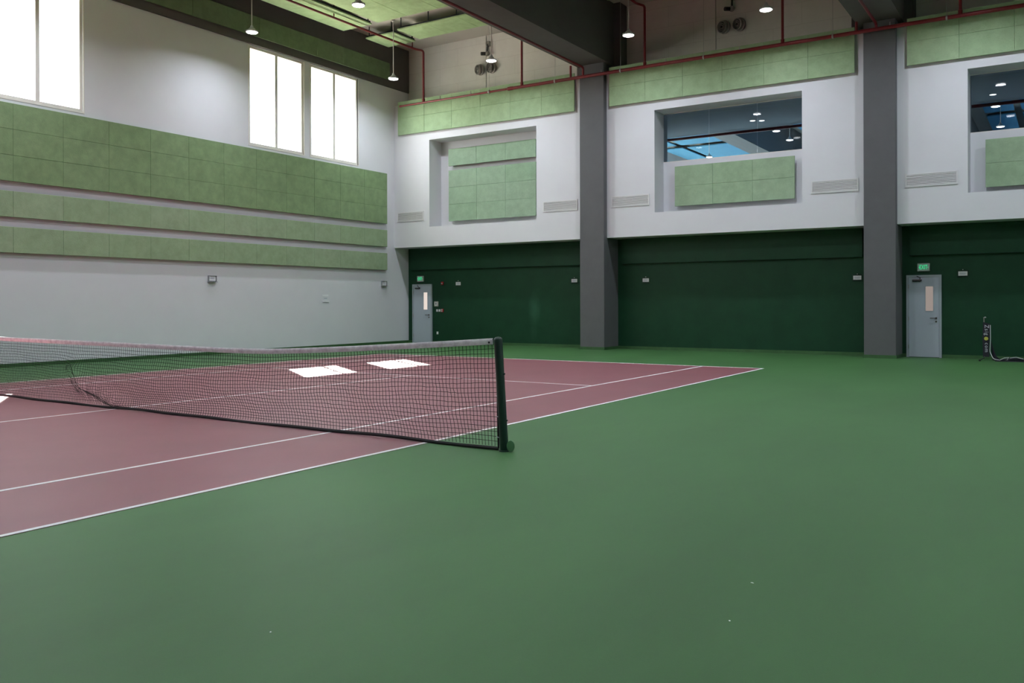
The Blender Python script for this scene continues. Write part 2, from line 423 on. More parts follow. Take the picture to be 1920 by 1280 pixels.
back_panel(1.11, 4.67, 4.36, 2, 17.55, RB, 'green acoustic panel below the window between the grey columns', RTILES2)
back_panel(9.37, 13.0, 4.32, 2, 17.55, RB, 'green acoustic panel below the window right of the second column', RTILES2)
# --- panels hung below the ceiling slab
PZ = 10.40
def ceiling_panel(x0, x1, y0, y1, label, group=None):
    nx, ny = round((x1-x0)/1.2), round((y1-y0)/1.2); wx, wy = (x1-x0)/nx, (y1-y0)/ny
    e = .03
    p = boxes('ceiling_panel', [(x0+e, x1-e, y0+e, y0+e+.04, PZ+.045, PZ+.10), (x0+e, x1-e, y1-e-.04, y1-e, PZ+.045, PZ+.10),
                                (x0+e, x0+e+.04, y0+e, y1-e, PZ+.045, PZ+.10), (x1-e-.04, x1-e, y0+e, y1-e, PZ+.045, PZ+.10)], RAIL)
    tag(p, label, 'ceiling panel', group or 'green panels hung below the ceiling')
    for i in range(nx):
        for j in range(ny):
            tile(wx, wy, random.choice(CTILES), (0, 1, 2), (x0+(i+.5)*wx, y0+(j+.5)*wy, PZ+.02), p, .045, .002)
    hx = [x0+.12+(x1-x0-.24)*k/max(1, nx) for k in range(nx+1)]
    for yy in (y0+.05, y1-.05):
        for xx in hx:
            box('hanger', xx-.012, xx+.012, yy-.012, yy+.012, PZ+.10, CEIL, RAIL, p)
    return p
for k in range(3):
    dx = k*BAY+(.15 if k else 0)
    who = ['left bay', 'bay between the grey columns', 'right bay'][k]
    ceiling_panel(-8.87+dx, -7.65+dx, 14.85, 16.02, 'small square ceiling panel near the back wall in the %s' % who)
    ceiling_panel(-7.37+dx, -3.75+dx, 14.72, 15.9, 'single-row wide ceiling panel near the back wall in the %s' % who)
    ceiling_panel(-8.9+dx, -7.66+dx, 1.80, 13.82, 'long narrow ceiling panel along the left of the %s' % who)
    ceiling_panel(-7.4+dx, -3.75+dx, 1.80, 13.80, 'large three-column ceiling panel in the middle of the %s' % who)

# ================================================================ PENDANT LAMPS
LZ = 8.87
def make_lamp():
    t = empty('pendant_lamp', (0, 0, LZ))
    lathe('housing', [(0, .17), (.035, .17), (.045, .12), (.075, .10), (.11, .045), (.165, .03), (.172, .005), (.165, -.01), (.15, -.012)], (0, 0, LZ), HOUS, t)
    lathe('lens', [(.15, -.012), (.145, -.020), (.10, -.034), (.05, -.04), (0, -.042)], (0, 0, LZ), LENS, t)
    tube('suspension_rod', [(0, 0, LZ+.17), (0, 0, CEIL-.05)], .013, STEM, t, 8)
    lathe('ceiling_rose', [(0, 0), (.05, 0), (.055, -.04), (.03, -.06), (0, -.06)], (0, 0, CEIL), STEM, t, 16)
    ld = bpy.data.lights.new('lamp_light', 'AREA'); ld.shape = 'DISK'; ld.size = .30; ld.energy = LAMP_W; ld.color = (.84, .89, 1)
    ld.spread = math.radians(160)
    link(bpy.data.objects.new('lamp_light', ld), (0, 0, LZ-.055), t)
    return t
LX = [-7.62, -3.72, .87, 4.68, 9.2, 13.05]; LY = [14.82, 8.93, 3.0, -2.9]
seen = {(0, 0): 'high-bay pendant lamp hanging in the back left corner beside the last window',
        (1, 0): 'high-bay pendant lamp hanging in front of the left pair of air nozzles',
        (2, 0): 'high-bay pendant lamp hanging just right of the dark beam',
        (3, 0): 'high-bay pendant lamp hanging right of the second pair of air nozzles',
        (0, 1): 'high-bay pendant lamp hanging in front of the left wall between the windows',
        (1, 1): 'high-bay pendant lamp under the large ceiling panel at the top edge'}
lamp0 = make_lamp()
for i, x in enumerate(LX):
    for j, y in enumerate(LY):
        lab = seen.get((i, j), 'high-bay pendant lamp hanging above the top edge of the picture')
        if i == 0 and j == 0:
            o = lamp0; o.location = (x, y, LZ)
        else:
            o = copy_tree(lamp0, (x, y, LZ))
        tag(o, lab, 'lamp', 'high-bay pendant lamps')

# ================================================================ SPRINKLER PIPES
PY, PZM = 16.66, 8.46
sp = tube('sprinkler_pipe', [(-4.25, PY, PZM), (14.9, PY, PZM)], .052, RED, None, 12)
tag(sp, 'red sprinkler pipe with risers running along the white fascia', 'pipe')
tube('narrow_pipe', [(-8.86, PY, PZM), (-4.2, PY, PZM)], .034, RED, sp, 10)
lathe('reducer', [(.034, -.12), (.045, -.10), (.06, -.08), (.06, .08), (.052, .12)], (-4.22, PY, PZM), RED, sp, 14, 'X')
lathe('end_cap', [(0, -.04), (.042, -.035), (.042, .03), (.034, .04)], (-8.86, PY, PZM), RED, sp, 12, 'X')
for k in range(3):
    dx = k*BAY
    for x in (-7.82, -3.77):
        if x+dx > 15: continue
        tube('riser', rounded([(x+dx, PY, PZM), (x+dx, PY, 10.27), (x+dx-.12, PY-.3, 10.27), (x+dx-.12, 2, 10.27)], .09), .036, RED, sp, 10)
        lathe('tee_fitting', [(.036, .12), (.05, .11), (.05, .03), (.062, 0)], (x+dx, PY, PZM+.02), RED, sp, 12)
    tube('short_riser', [(-1.97+dx+(.1 if k else 0), PY, PZM), (-1.97+dx+(.1 if k else 0), PY, 8.86)], .034, RED, sp, 10)
    bx, bzz = ((-1.53, 8.75), (6.97, 8.61), (15.25, 8.61))[k]
    tube('beam_branch', rounded([(bx, PY, PZM), (bx, PY, bzz), (bx, 2, bzz)], .09), .036, RED, sp, 10)
for x in (-5.05, -2.53, -.25, 2.36, 5.9, 8.6, 10.6):
    tube('hanger_rod', [(x, PY, PZM), (x, PY, CEIL)], .006, STEELG, sp, 6)
    lathe('clamp', [(.040, -.02), (.066, -.02), (.066, .02), (.040, .02)], (x, PY, PZM), STEELG, sp, 12, 'X')
for x in (-7.1, -5.8, -3.1, -.9, 1.2, 3.4, 7.3):
    lathe('sprinkler_head', [(0, .10), (.012, .10), (.012, .05), (.02, .045), (.02, 0)], (x, PY, PZM+.03), STEELG, sp, 8)
# hangers of the ceiling run in the left bay
for y in (12.4, 16.2):
    tube('drop_rod', [(-7.94, y, 10.27), (-7.94, y, CEIL)], .018, RED, sp, 8)

# ================================================================ AIR NOZZLES AND SPOT CAMERAS ON THE UPPER WALL
def nozzle(x, z, label):
    t = empty('air_nozzle', (x, G, z)); tag(t, label, 'air nozzle', 'round air nozzles on the upper wall')
    lathe('collar', [(.20, 0), (.20, -.10), (.185, -.12), (.165, -.12), (.165, -.06)], (x, G, z), NOZZ, t, 28, 'Y')
    lathe('outer_gap', [(.166, -.06), (.12, -.065)], (x, G, z), NOZD, t, 28, 'Y')
    lathe('outer_ring', [(.128, -.06), (.132, -.12), (.122, -.135), (.10, -.09), (.10, -.06)], (x, G, z), NOZZ, t, 28, 'Y')
    lathe('inner_gap', [(.10, -.07), (.06, -.075), (.05, -.08)], (x, G, z), NOZD, t, 24, 'Y')
    lathe('inner_ring', [(.075, -.07), (.078, -.115), (.06, -.125), (.045, -.09)], (x, G, z), NOZZ, t, 24, 'Y')
    lathe('hub', [(.04, -.07), (.038, -.12), (0, -.13)], (x, G, z), NOZD, t, 20, 'Y')
    lathe('wall_plate', [(.215, .10), (.23, .03), (.20, .02)], (x, G, z), NOZZ, t, 28, 'Y')
    t.location.y = G-.07; t.rotation_euler = (math.radians(6), 0, math.radians(-22)); t.scale = (.86, .86, .86)
for x, z, l in ((-6.22, 9.62, 'left round air nozzle of the pair above the left fascia'), (-5.73, 9.62, 'right round air nozzle of the pair, behind a pendant lamp'),
                (2.56, 9.58, 'left round air nozzle of the pair above the glazed fascia'), (3.02, 9.58, 'right round air nozzle of the pair above the glazed fascia')):
    nozzle(x, z, l)
def spot_cam(x, z, label):
    t = empty('wall_camera', (x, G, z)); tag(t, label, 'camera', 'small cameras above the air nozzles')
    lathe('wall_mount', [(.0, -.10), (.085, -.10), (.10, -.02), (.10, 0)], (x, G, z+.22), NOZZ, t, 16, 'Y')
    tube('arm', [(x, G-.08, z+.2), (x, G-.12, z-.1)], .03, NOZD, t, 8)
    lathe('ball_joint', [(0, .09), (.06, .07), (.09, 0), (.06, -.07), (0, -.09)], (x, G-.12, z-.14), NOZZ, t, 16, 'Y')
    tube('barrel', [(x-.02, G-.12, z-.14), (x-.16, G-.28, z-.16)], .06, NOZD, t, 14)
spot_cam(-5.85, 10.26, 'small dark wall camera above the left pair of air nozzles')
spot_cam(2.83, 10.20, 'small dark wall camera at the top edge above the right nozzles')
for x, lab in ((-5.98, 'thin grey conduit down the beige wall between the left nozzles'), (2.3, 'thin grey conduit down the beige wall left of the right nozzles')):
    tag(tube('wall_conduit', [(x, G-.012, 8.62), (x, G-.012, CEIL)], .010, STEELG, None, 6), lab, 'conduit')

# ================================================================ VENT GRILLES ON THE FASCIA
def grille(x0, x1, label):
    z0, z1 = 4.395, 4.735
    t = empty('vent_grille', ((x0+x1)/2, F, z0)); tag(t, label, 'vent grille', 'white vent grilles on the fascia')
    e = .035
    boxes('frame', [(x0, x1, F-.02, F, z0, z0+e), (x0, x1, F-.02, F, z1-e, z1), (x0, x0+e, F-.02, F, z0+e, z1-e), (x1-e, x1, F-.02, F, z0+e, z1-e)], LOUV, t)
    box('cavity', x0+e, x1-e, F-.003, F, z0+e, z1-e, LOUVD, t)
    n = 7
    for k in range(n):
        z = z0+e+(k+.5)*(z1-z0-2*e)/n
        bm = bmesh.new(); lx = (x1-x0)/2-e
        v = [bm.verts.new(c) for c in ((-lx, 0, .010), (lx, 0, .010), (lx, -.016, -.012), (-lx, -.016, -.012), (-lx, 0, .013), (lx, 0, .013), (lx, -.018, -.009), (-lx, -.018, -.009))]
        for f in ((0, 1, 2, 3), (7, 6, 5, 4), (0, 4, 5, 1), (3, 2, 6, 7), (0, 3, 7, 4), (1, 5, 6, 2)): bm.faces.new([v[i] for i in f])
        link(bpy.data.objects.new('slat', mesh_from(bm, 'slat', LOUV)), ((x0+x1)/2, F-.003, z), t)
for a, b, l in ((-9.36, -8.14, 'vent grille beside the left wall corner'), (-3.22, -1.95, 'vent grille just left of the first grey column'),
                (-.76, .50, 'vent grille just right of the first grey column'), (5.24, 6.46, 'vent grille just left of the second grey column'),
                (7.59, 8.80, 'vent grille just right of the second grey column')):
    grille(a, b, 'white '+l)

# ================================================================ DOORS
def door(n, x0, x1, h, label, lit):
    t = empty('door_%d' % n, ((x0+x1)/2, G, 0)); struct(t); t['label'] = label
    e = .055; yf = G-.06
    boxes('frame', [(x0, x0+e, yf, G+.001, 0, h), (x1-e, x1, yf, G+.001, 0, h), (x0+e, x1-e, yf, G+.001, h-e, h)], DOORF, t)
    a, b = x0+e+.004, x1-e-.004; yl = G-.045; top = h-e-.004
    va, vb, vz0, vz1 = b-.32, b-.14, 1.22, h-.30
    leaf = boxes('leaf', [(a, va, yl, G, .012, top), (vb, b, yl, G, .012, top), (va, vb, yl, G, .012, vz0), (va, vb, yl, G, vz1, top)], DOORM, t)
    boxes('vision_panel', [(va, vb, yl+.012, yl+.018, vz0, vz1)], lit, leaf)
    boxes('glazing_bead', [(va-.012, va, yl-.006, yl, vz0-.012, vz1+.012), (vb, vb+.012, yl-.006, yl, vz0-.012, vz1+.012), (va, vb, yl-.006, yl, vz0-.012, vz0), (va, vb, yl-.006, yl, vz1, vz1+.012)], DOORF, leaf)
    hx = b-.07
    tube('handle', rounded([(hx, yl, 1.03), (hx, yl-.055, 1.03), (hx-.14, yl-.055, 1.03)], .02), .012, BRONZE, leaf, 8)
    lathe('handle_rose', [(0, -.012), (.026, -.012), (.027, 0)], (hx, yl, 1.03), BRONZE, leaf, 14, 'Y')
    lathe('lock', [(0, -.012), (.022, -.012), (.024, 0)], (hx, yl, .94), BRONZE, leaf, 14, 'Y')
    for z in (.28, 1.02, 1.86):
        tube('hinge', [(x0+e, yf-.004, z-.05), (x0+e, yf-.004, z+.05)], .011, CHROME, t, 8)
    cl = box('door_closer', a+.09, a+.31, yl-.06, yl, top-.11, top-.055, BLACKP, t, bevel=.008)
    box('closer_cover', a+.10, a+.30, yl-.062, yl-.06, top-.075, top-.06, CHROME, cl)
    tube('closer_arm', rounded([(a+.26, yl-.03, top-.055), (a+.30, yl-.14, top-.02), (a+.20, yf-.01, top+.03)], .03), .009, BLACKP, cl, 6)
door(1, -9.28, -8.38, 2.15, 'grey blue door in the dark green wall beside the left wall', VISIONB)
door(2, 7.505, 8.345, 2.16, 'grey blue door in the dark green wall right of the second column', VISION)

# ================================================================ EXIT SIGNS
def exit_sign(x0, x1, z0, z1, label):
    t = empty('exit_sign', ((x0+x1)/2, G, z0)); tag(t, label, 'exit sign', 'green exit signs above the doors')
    box('housing', x0, x1, G-.06, G, z0, z1, EXITH, t, bevel=.012)
    box('face', x0+.035, x1-.035, G-.063, G-.06, z0+.03, z1-.03, EXITF, t)
    me = text_mesh('EXIT', .185, .002, EXITL, 'lettering')
    o = bpy.data.objects.new('lettering', me); link(o, ((x0+x1)/2, G-.0655, (z0+z1)/2), t)
    o.rotation_euler = (math.pi/2, 0, 0)
    dx = max(v.co.x for v in me.vertices)-min(v.co.x for v in me.vertices)
    o.scale = ((x1-x0-.115)/dx, .88, 1)
    for s in (-1, 1):
        bm = bmesh.new(); q = [(-.008, -.022), (.008, 0), (-.008, .022)]
        v1 = [bm.verts.new((s*a, -.001, b)) for a, b in q]; v2 = [bm.verts.new((s*a, .001, b)) for a, b in q]
        bm.faces.new(v1); bm.faces.new(v2[::-1])
        for k in range(3): bm.faces.new((v1[k], v1[(k+1) % 3], v2[(k+1) % 3], v2[k]))
        link(bpy.data.objects.new('chevron', mesh_from(bm, 'chevron', EXITL)), ((x0+x1)/2+s*((x1-x0)/2-.043), G-.0645, (z0+z1)/2), t)
exit_sign(-9.06, -8.76, 2.245, 2.455, 'glowing green EXIT sign above the left door')
exit_sign(7.77, 8.07, 2.255, 2.465, 'glowing green EXIT sign above the right door')

# ================================================================ NOTICES IN CLEAR HOLDERS
def print_lines(x, z, w_, y, parent, axis):
    for k, (ww, zz) in enumerate(((.8, .020), (.95, 0), (.7, -.020))):
        h = w_*ww*.40
        if axis == 'Y': box('print', x-h, x+h, y-.001, y, z+zz-.004, z+zz+.004, PRINT, parent)
        else: box('print', y, y+.001, x-h, x+h, z+zz-.004, z+zz+.004, PRINT, parent)
def notice_back(x, z, label):
    t = empty('wall_notice', (x, G, z-.08)); tag(t, label, 'notice', 'small notices in clear holders')
    box('paper', x-.105, x+.105, G-.014, G-.010, z-.055, z+.055, PAPER, t); print_lines(x, z, .2, G-.014, t, 'Y')
    box('clear_holder', x-.135, x+.135, G-.022, G-.018, z-.085, z+.085, ACRY, t)
    for s in (-1, 1): box('holder_rail', x-.135, x+.135, G-.022, G-.0001, z+s*.082-.003, z+s*.082+.003, RAIL, t)
    lathe('screw_cap', [(0, -.03), (.010, -.03), (.012, 0)], (x, G, z+.10), SWITCH, t, 10, 'Y')
for x, z, l in ((-7.21, 2.15, 'small white notice on the green wall right of the left door'), (-2.50, 2.18, 'small white notice on the green wall left of the first column'),
                (.03, 2.155, 'small white notice on the green wall right of the first column'), (6.27, 2.12, 'small white notice on the green wall left of the second column'),
                (8.835, 2.18, 'small white notice on the green wall right of the right door')):
    notice_back(x, z, l)
def notice_left(y, z, label):
    t = empty('wall_notice', (LW, y, z-.1)); tag(t, label, 'notice', 'small notices in clear holders')
    box('paper', LW+.030, LW+.034, y-.115, y+.115, z-.06, z+.07, PAPER, t); print_lines(y, z+.02, .2, LW+.034, t, 'X')
    e = .008
    boxes('holder_frame', [(LW, LW+.06, y-.135, y-.135+e, z-.08, z+.09), (LW, LW+.06, y+.135-e, y+.135, z-.08, z+.09), (LW, LW+.06, y-.127, y+.127, z+.09-e, z+.09)], EDGEG, t)
    box('holder_tray', LW, LW+.10, y-.14, y+.14, z-.095, z-.08, EDGEG, t)
notice_left(9.06, 2.17, 'white notice in a grey holder alone on the left wall')
notice_left(16.45, 2.16, 'white notice in a grey holder at the far end of the left wall')
pn = box('paper_sheet', LW, LW+.004, 13.43, 13.72, 1.50, 1.75, WHITE); tag(pn, 'white paper sheet taped low on the left wall', 'paper')
box('header_strip', LW+.004, LW+.006, 13.43, 13.70, 1.69, 1.75, PAPER, pn)
box('footer_strip', LW+.004, LW+.02, 13.43, 13.73, 1.50, 1.545, PAPER, pn)
box('print', LW+.004, LW+.005, 13.50, 13.64, 1.61, 1.635, PRINT, pn)

# ================================================================ DEVICES BESIDE THE LEFT DOOR
t = empty('alarm_strobe', (-7.91, G, 2.11)); tag(t, 'red alarm strobe on the green wall above the switches', 'alarm')
box('body', -7.965, -7.855, G-.05, G, 2.11, 2.23, REDB, t, bevel=.015)
box('flash_lens', -7.94, -7.88, G-.066, G-.05, 2.15, 2.18, SWITCH, t, bevel=.006)
t = empty('control_panel', (-8.19, G, 1.33)); tag(t, 'square beige control panel beside the left door', 'control panel')
box('body', -8.285, -8.10, G-.04, G, 1.335, 1.52, DEVICE, t, bevel=.008)
box('display', -8.245, -8.14, G-.043, G-.04, 1.365, 1.49, SWITCH, t)
box('key_slot', -8.205, -8.175, G-.046, G-.043, 1.40, 1.47, NOZD, t)
for x, l in ((-8.165, 'left white light switch under the beige control panel'), (-8.055, 'right white light switch under the beige control panel')):
    t = empty('light_switch', (x, G, 1.145)); tag(t, l, 'light switch', 'white switches beside the left door')
    box('plate', x-.042, x+.042, G-.012, G, 1.145, 1.235, SWITCH, t, bevel=.003); box('rocker', x-.015, x+.015, G-.018, G-.012, 1.165, 1.215, PAPER, t)
t = empty('fire_call_point', (-7.92, G, 1.13)); tag(t, 'red fire call point right of the white switches', 'call point')
box('body', -7.97, -7.87, G-.045, G, 1.13, 1.25, REDB, t, bevel=.008)
box('white_label', -7.947, -7.893, G-.047, G-.045, 1.20, 1.235, SWITCH, t); box('press_plate', -7.94, -7.90, G-.049, G-.045, 1.15, 1.18, SWITCH, t)
t = empty('wall_socket', (-8.15, G, .325)); tag(t, 'white wall socket low on the green wall by the left door', 'socket')
box('plate', -8.19, -8.11, G-.012, G, .325, .425, SWITCH, t, bevel=.003); box('socket_face', -8.175, -8.125, G-.016, G-.012, .345, .405, PAPER, t)

# ================================================================ TENNIS NET
def interp(tab, x):
    for (a, va), (b, vb) in zip(tab, tab[1:]):
        if a <= x <= b:
            u = (x-a)/(b-a); return va+(vb-va)*u
    return tab[0][1] if x < tab[0][0] else tab[-1][1]
TOPZ = [(-6.4, 1.07), (-3.1, .945), (-1.5, .935), (-.2, .928), (1.6, .915), (2.4, .908), (3.05, .915), (3.9, .955), (4.75, 1.005), (5.6, 1.06), (6.4, 1.115)]
def topz(x): return sum(interp(TOPZ, x+d) for d in (-.3, -.15, 0, .15, .3))/5 if abs(x) < 6.0 else interp(TOPZ, x)
net = empty('tennis_net', (0, 0, 0)); tag(net, 'black tennis net with white top band across the red court', 'tennis net')
XN0, XN1 = -6.33, 6.335
BANDH, BOT = .062, .012
def crease(x, z):
    """local drag of the slack cords towards the fold low in the net"""
    path = [(-1.0, .55), (-.88, .34), (-.79, .25), (-.55, .21), (-.36, .17), (-.17, .10), (.02, .04)]
    best = min(((x-a)**2+((z-b)*1.5)**2, a, b) for a, b in path)
    g = math.exp(-best[0]/.035)
    return (best[1]-x)*.45*g, (best[2]-z)*.55*g, -.07*g
NODE = {}
NC, NR = 282, 21
rw = random.Random(3)
wob = [rw.uniform(-1, 1) for _ in range(NC+1)]
def node(i, j):
    """cord crossing: i along the net, j from the bottom tape to the top band"""
    if (i, j) in NODE: return NODE[(i, j)]
    x = XN0+(XN1-XN0)*i/NC
    zt = topz(x)-BANDH+.004
    v = j/NR; z = BOT+.03+(zt-BOT-.03)*v
    edge = min(1, (XN1-x)/.5, (x-XN0)/.5); d = 1-v
    lean = .075*d*edge+.028*d+.0
    slack = math.exp(-((x-1.0)/2.2)**2)
    hook = -.10*slack*max(0, (d-.72)/.28)**1.5
    zz = z-.05*slack*math.sin(math.pi*v)*edge
    bow = -.10*math.sin(math.pi*min(1, d*1.05))*edge*(.4+.6*slack)+.02*math.sin(x*3.1+v*4)*d*edge
    cx, cz, cyv = crease(x, zz) if j else (0, 0, 0)
    n1 = .006*math.sin(i*.37+j*.9)+rw.uniform(-.0035, .0035)
    n2 = .008*math.sin(i*.23+1.7*math.sin(j*.45))+rw.uniform(-.0035, .0035)
    k = edge*math.sin(math.pi*min(1, max(0, v*1.0)))**.5 if 0 < j < NR else 0
    p = Vector((x-.0+lean+hook+cx+n1*k, bow*math.sin(math.pi*min(1, v*.9+.1))+cyv, max(.015, zz+cz+n2*k)))
    NODE[(i, j)] = p
    return p
def cords():
    V, Fc = [], []
    def strand(pts, r):
        base = len(V)
        for q, p in enumerate(pts):
            d = (pts[min(q+1, len(pts)-1)]-pts[max(q-1, 0)]).normalized()
            a = d.cross(Vector((0, 1, 0)))
            a = a.normalized() if a.length > .1 else Vector((0, 0, 1))
            b = d.cross(a).normalized()
            for k in range(3):
                an = 2*math.pi*k/3
                V.append(p+a*math.cos(an)*r+b*math.sin(an)*r)
        for q in range(len(pts)-1):
            for k in range(3):
                Fc.append((base+q*3+k, base+q*3+(k+1) % 3, base+q*3+3+(k+1) % 3, base+q*3+3+k))
    R = .0029
    for i in range(NC+1): strand([node(i, j) for j in range(NR+1)], R)
    for j in range(1, NR): strand([node(i, j) for i in range(NC+1)], R)
    return V, Fc
V, Fc = cords()
me = bpy.data.meshes.new('netting'); me.from_pydata(V, [], Fc); me.materials.append(NETC)
nt_ = link(bpy.data.objects.new('netting', me), (0, 0, 0), net); nt_['kind'] = 'stuff'
# gathered cords of the fold
cp = [(-1.0, .56), (-.94, .44), (-.88, .34), (-.79, .25), (-.66, .225), (-.55, .21), (-.36, .17), (-.17, .10), (.05, .04)]
for k in range(3):
    tube('fold_cord', [(a+.02*k, -.06-.015*k, b+.012*k*math.sin(a*5)) for a, b in cp], .003, NETC, net, 5)
def strip(name, xa, xb, zt, zb, th, m, n, yy=0, wav=0):
    """canvas folded over the cable: closed ribbon with thickness and slight waviness"""
    bm = bmesh.new(); rings = []
    for i in range(n+1):
        x = xa+(xb-xa)*i/n; a, b = zt(x), zb(x); q = wav*math.sin(x*23)+wav*.7*math.sin(x*61+1)
        pr = [(-th*.5-q, b), (-th*.6-q*.5, (a+b)/2), (-th*.5, a-th*.4), (0, a), (th*.5, a-th*.4), (th*.6, (a+b)/2), (th*.5, b)]
        rings.append([bm.verts.new((x, yy+p, z)) for p, z in pr])
    for i in range(n):
        for k in range(7):
            bm.faces.new((rings[i][k], rings[i][(k+1) % 7], rings[i+1][(k+1) % 7], rings[i+1][k]))
    bm.faces.new(rings[0]); bm.faces.new(rings[-1][::-1])
    me = mesh_from(bm, name, m); smooth(me, 60)
    return link(bpy.data.objects.new(name, me), (0, 0, 0), net)
strip('top_band', -6.3, 6.30, topz, lambda x: topz(x)-BANDH, .014, CANVAS, 500, 0, .0022)
lathe('grommet', [(0, -.004), (.006, -.006), (.011, -.004), (.011, 0)], (6.262, -.008, topz(6.26)-.04), RAIL, net, 12, 'Y')
# bottom tape
bm = bmesh.new(); rings = []
NB = 140
for i in range(NB+1):
    p = node(round(i*NC/NB), 0); x = p.x; sag = .0
    zc = .024+.005*math.sin(x*1.7)+.004*math.sin(x*4.1)
    rings.append([bm.verts.new((x, p.y-.006, zc-.02)), bm.verts.new((x, p.y-.010, zc)), bm.verts.new((x, p.y, zc+.016)), bm.verts.new((x, p.y+.006, zc-.02))])
for i in range(NB):
    for k in range(4): bm.faces.new((rings[i][k], rings[i][(k+1) % 4], rings[i+1][(k+1) % 4], rings[i+1][k]))
bm.faces.new(rings[0]); bm.faces.new(rings[-1][::-1])
link(bpy.data.objects.new('bottom_tape', mesh_from(bm, 'bottom_tape', BANDB)), (0, 0, 0), net)
# end tape along the post
e0, e1 = node(NC, 0), node(NC, NR)
for nm, sx in (('end_tape', 1),):
    tube(nm, [e0+Vector((.004, 0, -.02)), (e0+e1)/2+Vector((.006, 0, 0)), e1+Vector((.0, 0, .01))], .014, BANDB, net, 8, sy=.4)
for z in (.10, .32, .54, .78, .95):
    u = z/1.1; p = e0*(1-u)+e1*u
    tube('lacing', [p+Vector((-.01, -.012, .004)), p+Vector((.03, -.016, -.004)), p+Vector((.07, -.02, .0))], .004, TAPE, net, 6)
# posts
def post(side, label):
    b = Vector((side*6.435, 0, 0)); tp = Vector((side*6.365, 0, 1.085))
    p = empty('net_post', b); tag(p, label, 'net post', 'dark green net posts')
    tube('pole', [b, tp], .043, POSTG, p, 24)
    lathe('domed_cap', [(.043, 0), (.042, .012), (.036, .026), (.022, .036), (0, .040)], tp, POSTG, p, 24)
    for k in range(6):
        a = k*math.pi/3; c = tp+Vector((math.cos(a)*.026, math.sin(a)*.026, .028))
        lathe('cap_stud', [(0, .006), (.004, .004), (.005, 0)], c, CHROME, p, 8)
    d = tp-b
    for u in (.28, .70):
        c = b+d*u+Vector((side*.043, 0, 0))
        lathe('cable_hook', [(.012, -.002), (.008, .014*side), (0, .016*side)], c, POSTG, p, 10, 'X')
    lathe('sleeve_collar', [(.043, .012), (.052, .012), (.056, 0), (.043, 0)], b, POSTG, p, 24)
    # lid of the floor sleeve, standing open against the post foot
    lid = lathe('sleeve_lid', [(0, -.005), (.052, -.005), (.055, 0), (.052, .005), (0, .005)], b+Vector((side*.080, -.01, .058)), LIDG, p, 24, 'Y')
    lid.rotation_euler = (0, 0, math.radians(28))
    lid.scale = (.72, 1, 1.02)
post(1, 'dark green net post at the right end of the net')
post(-1, 'dark green net post at the left end of the net, left of the picture')
tube('net_cable', [(6.24, 0, topz(6.25)-.012), (6.40, 0, 1.10)], .006, RAIL, net, 6)

# ================================================================ MINI TENNIS NET AT THE BACK WALL
mn = empty('mini_tennis_net', (9.40, 17.2, 0)); tag(mn, 'folded black mini tennis net with white lettering leaning by the right door', 'tennis net')
my = 17.2
tube('pole', [(9.37, my, .06), (9.355, my, 1.07)], .012, CHROME, mn, 8)
tube('pole_tip', [(9.355, my, 1.06), (9.385, my-.01, 1.075), (9.40, my-.01, 1.06)], .014, STEELG, mn, 8)
tube('foot', [(9.37, my, .07), (9.29, my-.30, .022)], .013, BLACKP, mn, 8)
lathe('foot_cap', [(0, .02), (.022, .014), (.024, -.02), (0, -.02)], (9.285, my-.31, .022), BLACKP, mn, 12)
# banner: slightly rippled cloth with thickness
bm = bmesh.new(); nb = 18; rows = []
for i in range(nb+1):
    u = i/nb; z = .955-.86*u; xl = 9.335-.01*math.sin(u*3); xr = xl+.15+.015*math.sin(u*6)-(.0 if u > .05 else 0)
    zr = z-.045*(1-u)
    q = .012*math.sin(u*9)
    rows.append([bm.verts.new(c) for c in ((xl, my-.02+q, z), ((xl+xr)/2, my-.032+q*.5, (z+zr)/2), (xr, my-.025-q, zr), (xr, my-.019-q, zr), ((xl+xr)/2, my-.026+q*.5, (z+zr)/2), (xl, my-.014+q, z))])
for i in range(nb):
    for k in range(6): bm.faces.new((rows[i][k], rows[i][(k+1) % 6], rows[i+1][(k+1) % 6], rows[i+1][k]))
bm.faces.new(rows[0]); bm.faces.new(rows[-1][::-1])
me = mesh_from(bm, 'banner', SIGNBK); smooth(me, 60)
ban = link(bpy.data.objects.new('banner', me), (0, 0, 0), mn)
bz0 = .84
for body, z, s in (('Z', .845, .135), ('s', .765, .125), ('i', .708, .12), ('g', .655, .12), ('c', .42, .115), ('o', .345, .115), ('m', .255, .12)):
    me = text_mesh(body, s, .003, LETTER, 'letter')
    o = bpy.data.objects.new('letter', me); link(o, (9.415, my-.046, z), ban); o.rotation_euler = (math.pi/2, math.pi/2, 0)
lathe('ball_print', [(0, -.004), (.044, -.004), (.046, .004)], (9.405, my-.043, .545), BALLY, ban, 24, 'Y')
def flat_strip(name, pts, w_, th, m, parent):
    """tape: rectangular section swept along pts, wide in y"""
    bm = bmesh.new(); R = []
    P = [Vector(p) for p in pts]
    for i, p in enumerate(P):
        d = (P[min(i+1, len(P)-1)]-P[max(i-1, 0)]).normalized(); n_ = Vector((-d.z, 0, d.x))
        R.append([bm.verts.new(p+n_*a+Vector((0, b, 0))) for a, b in ((th, -w_), (th, w_), (-th, w_), (-th, -w_))])
    for i in range(len(R)-1):
        for k in range(4): bm.faces.new((R[i][k], R[i][(k+1) % 4], R[i+1][(k+1) % 4], R[i+1][k]))
    bm.faces.new(R[0]); bm.faces.new(R[-1][::-1])
    me = mesh_from(bm, name, m); smooth(me, 50)
    return link(bpy.data.objects.new(name, me), (0, 0, 0), parent)
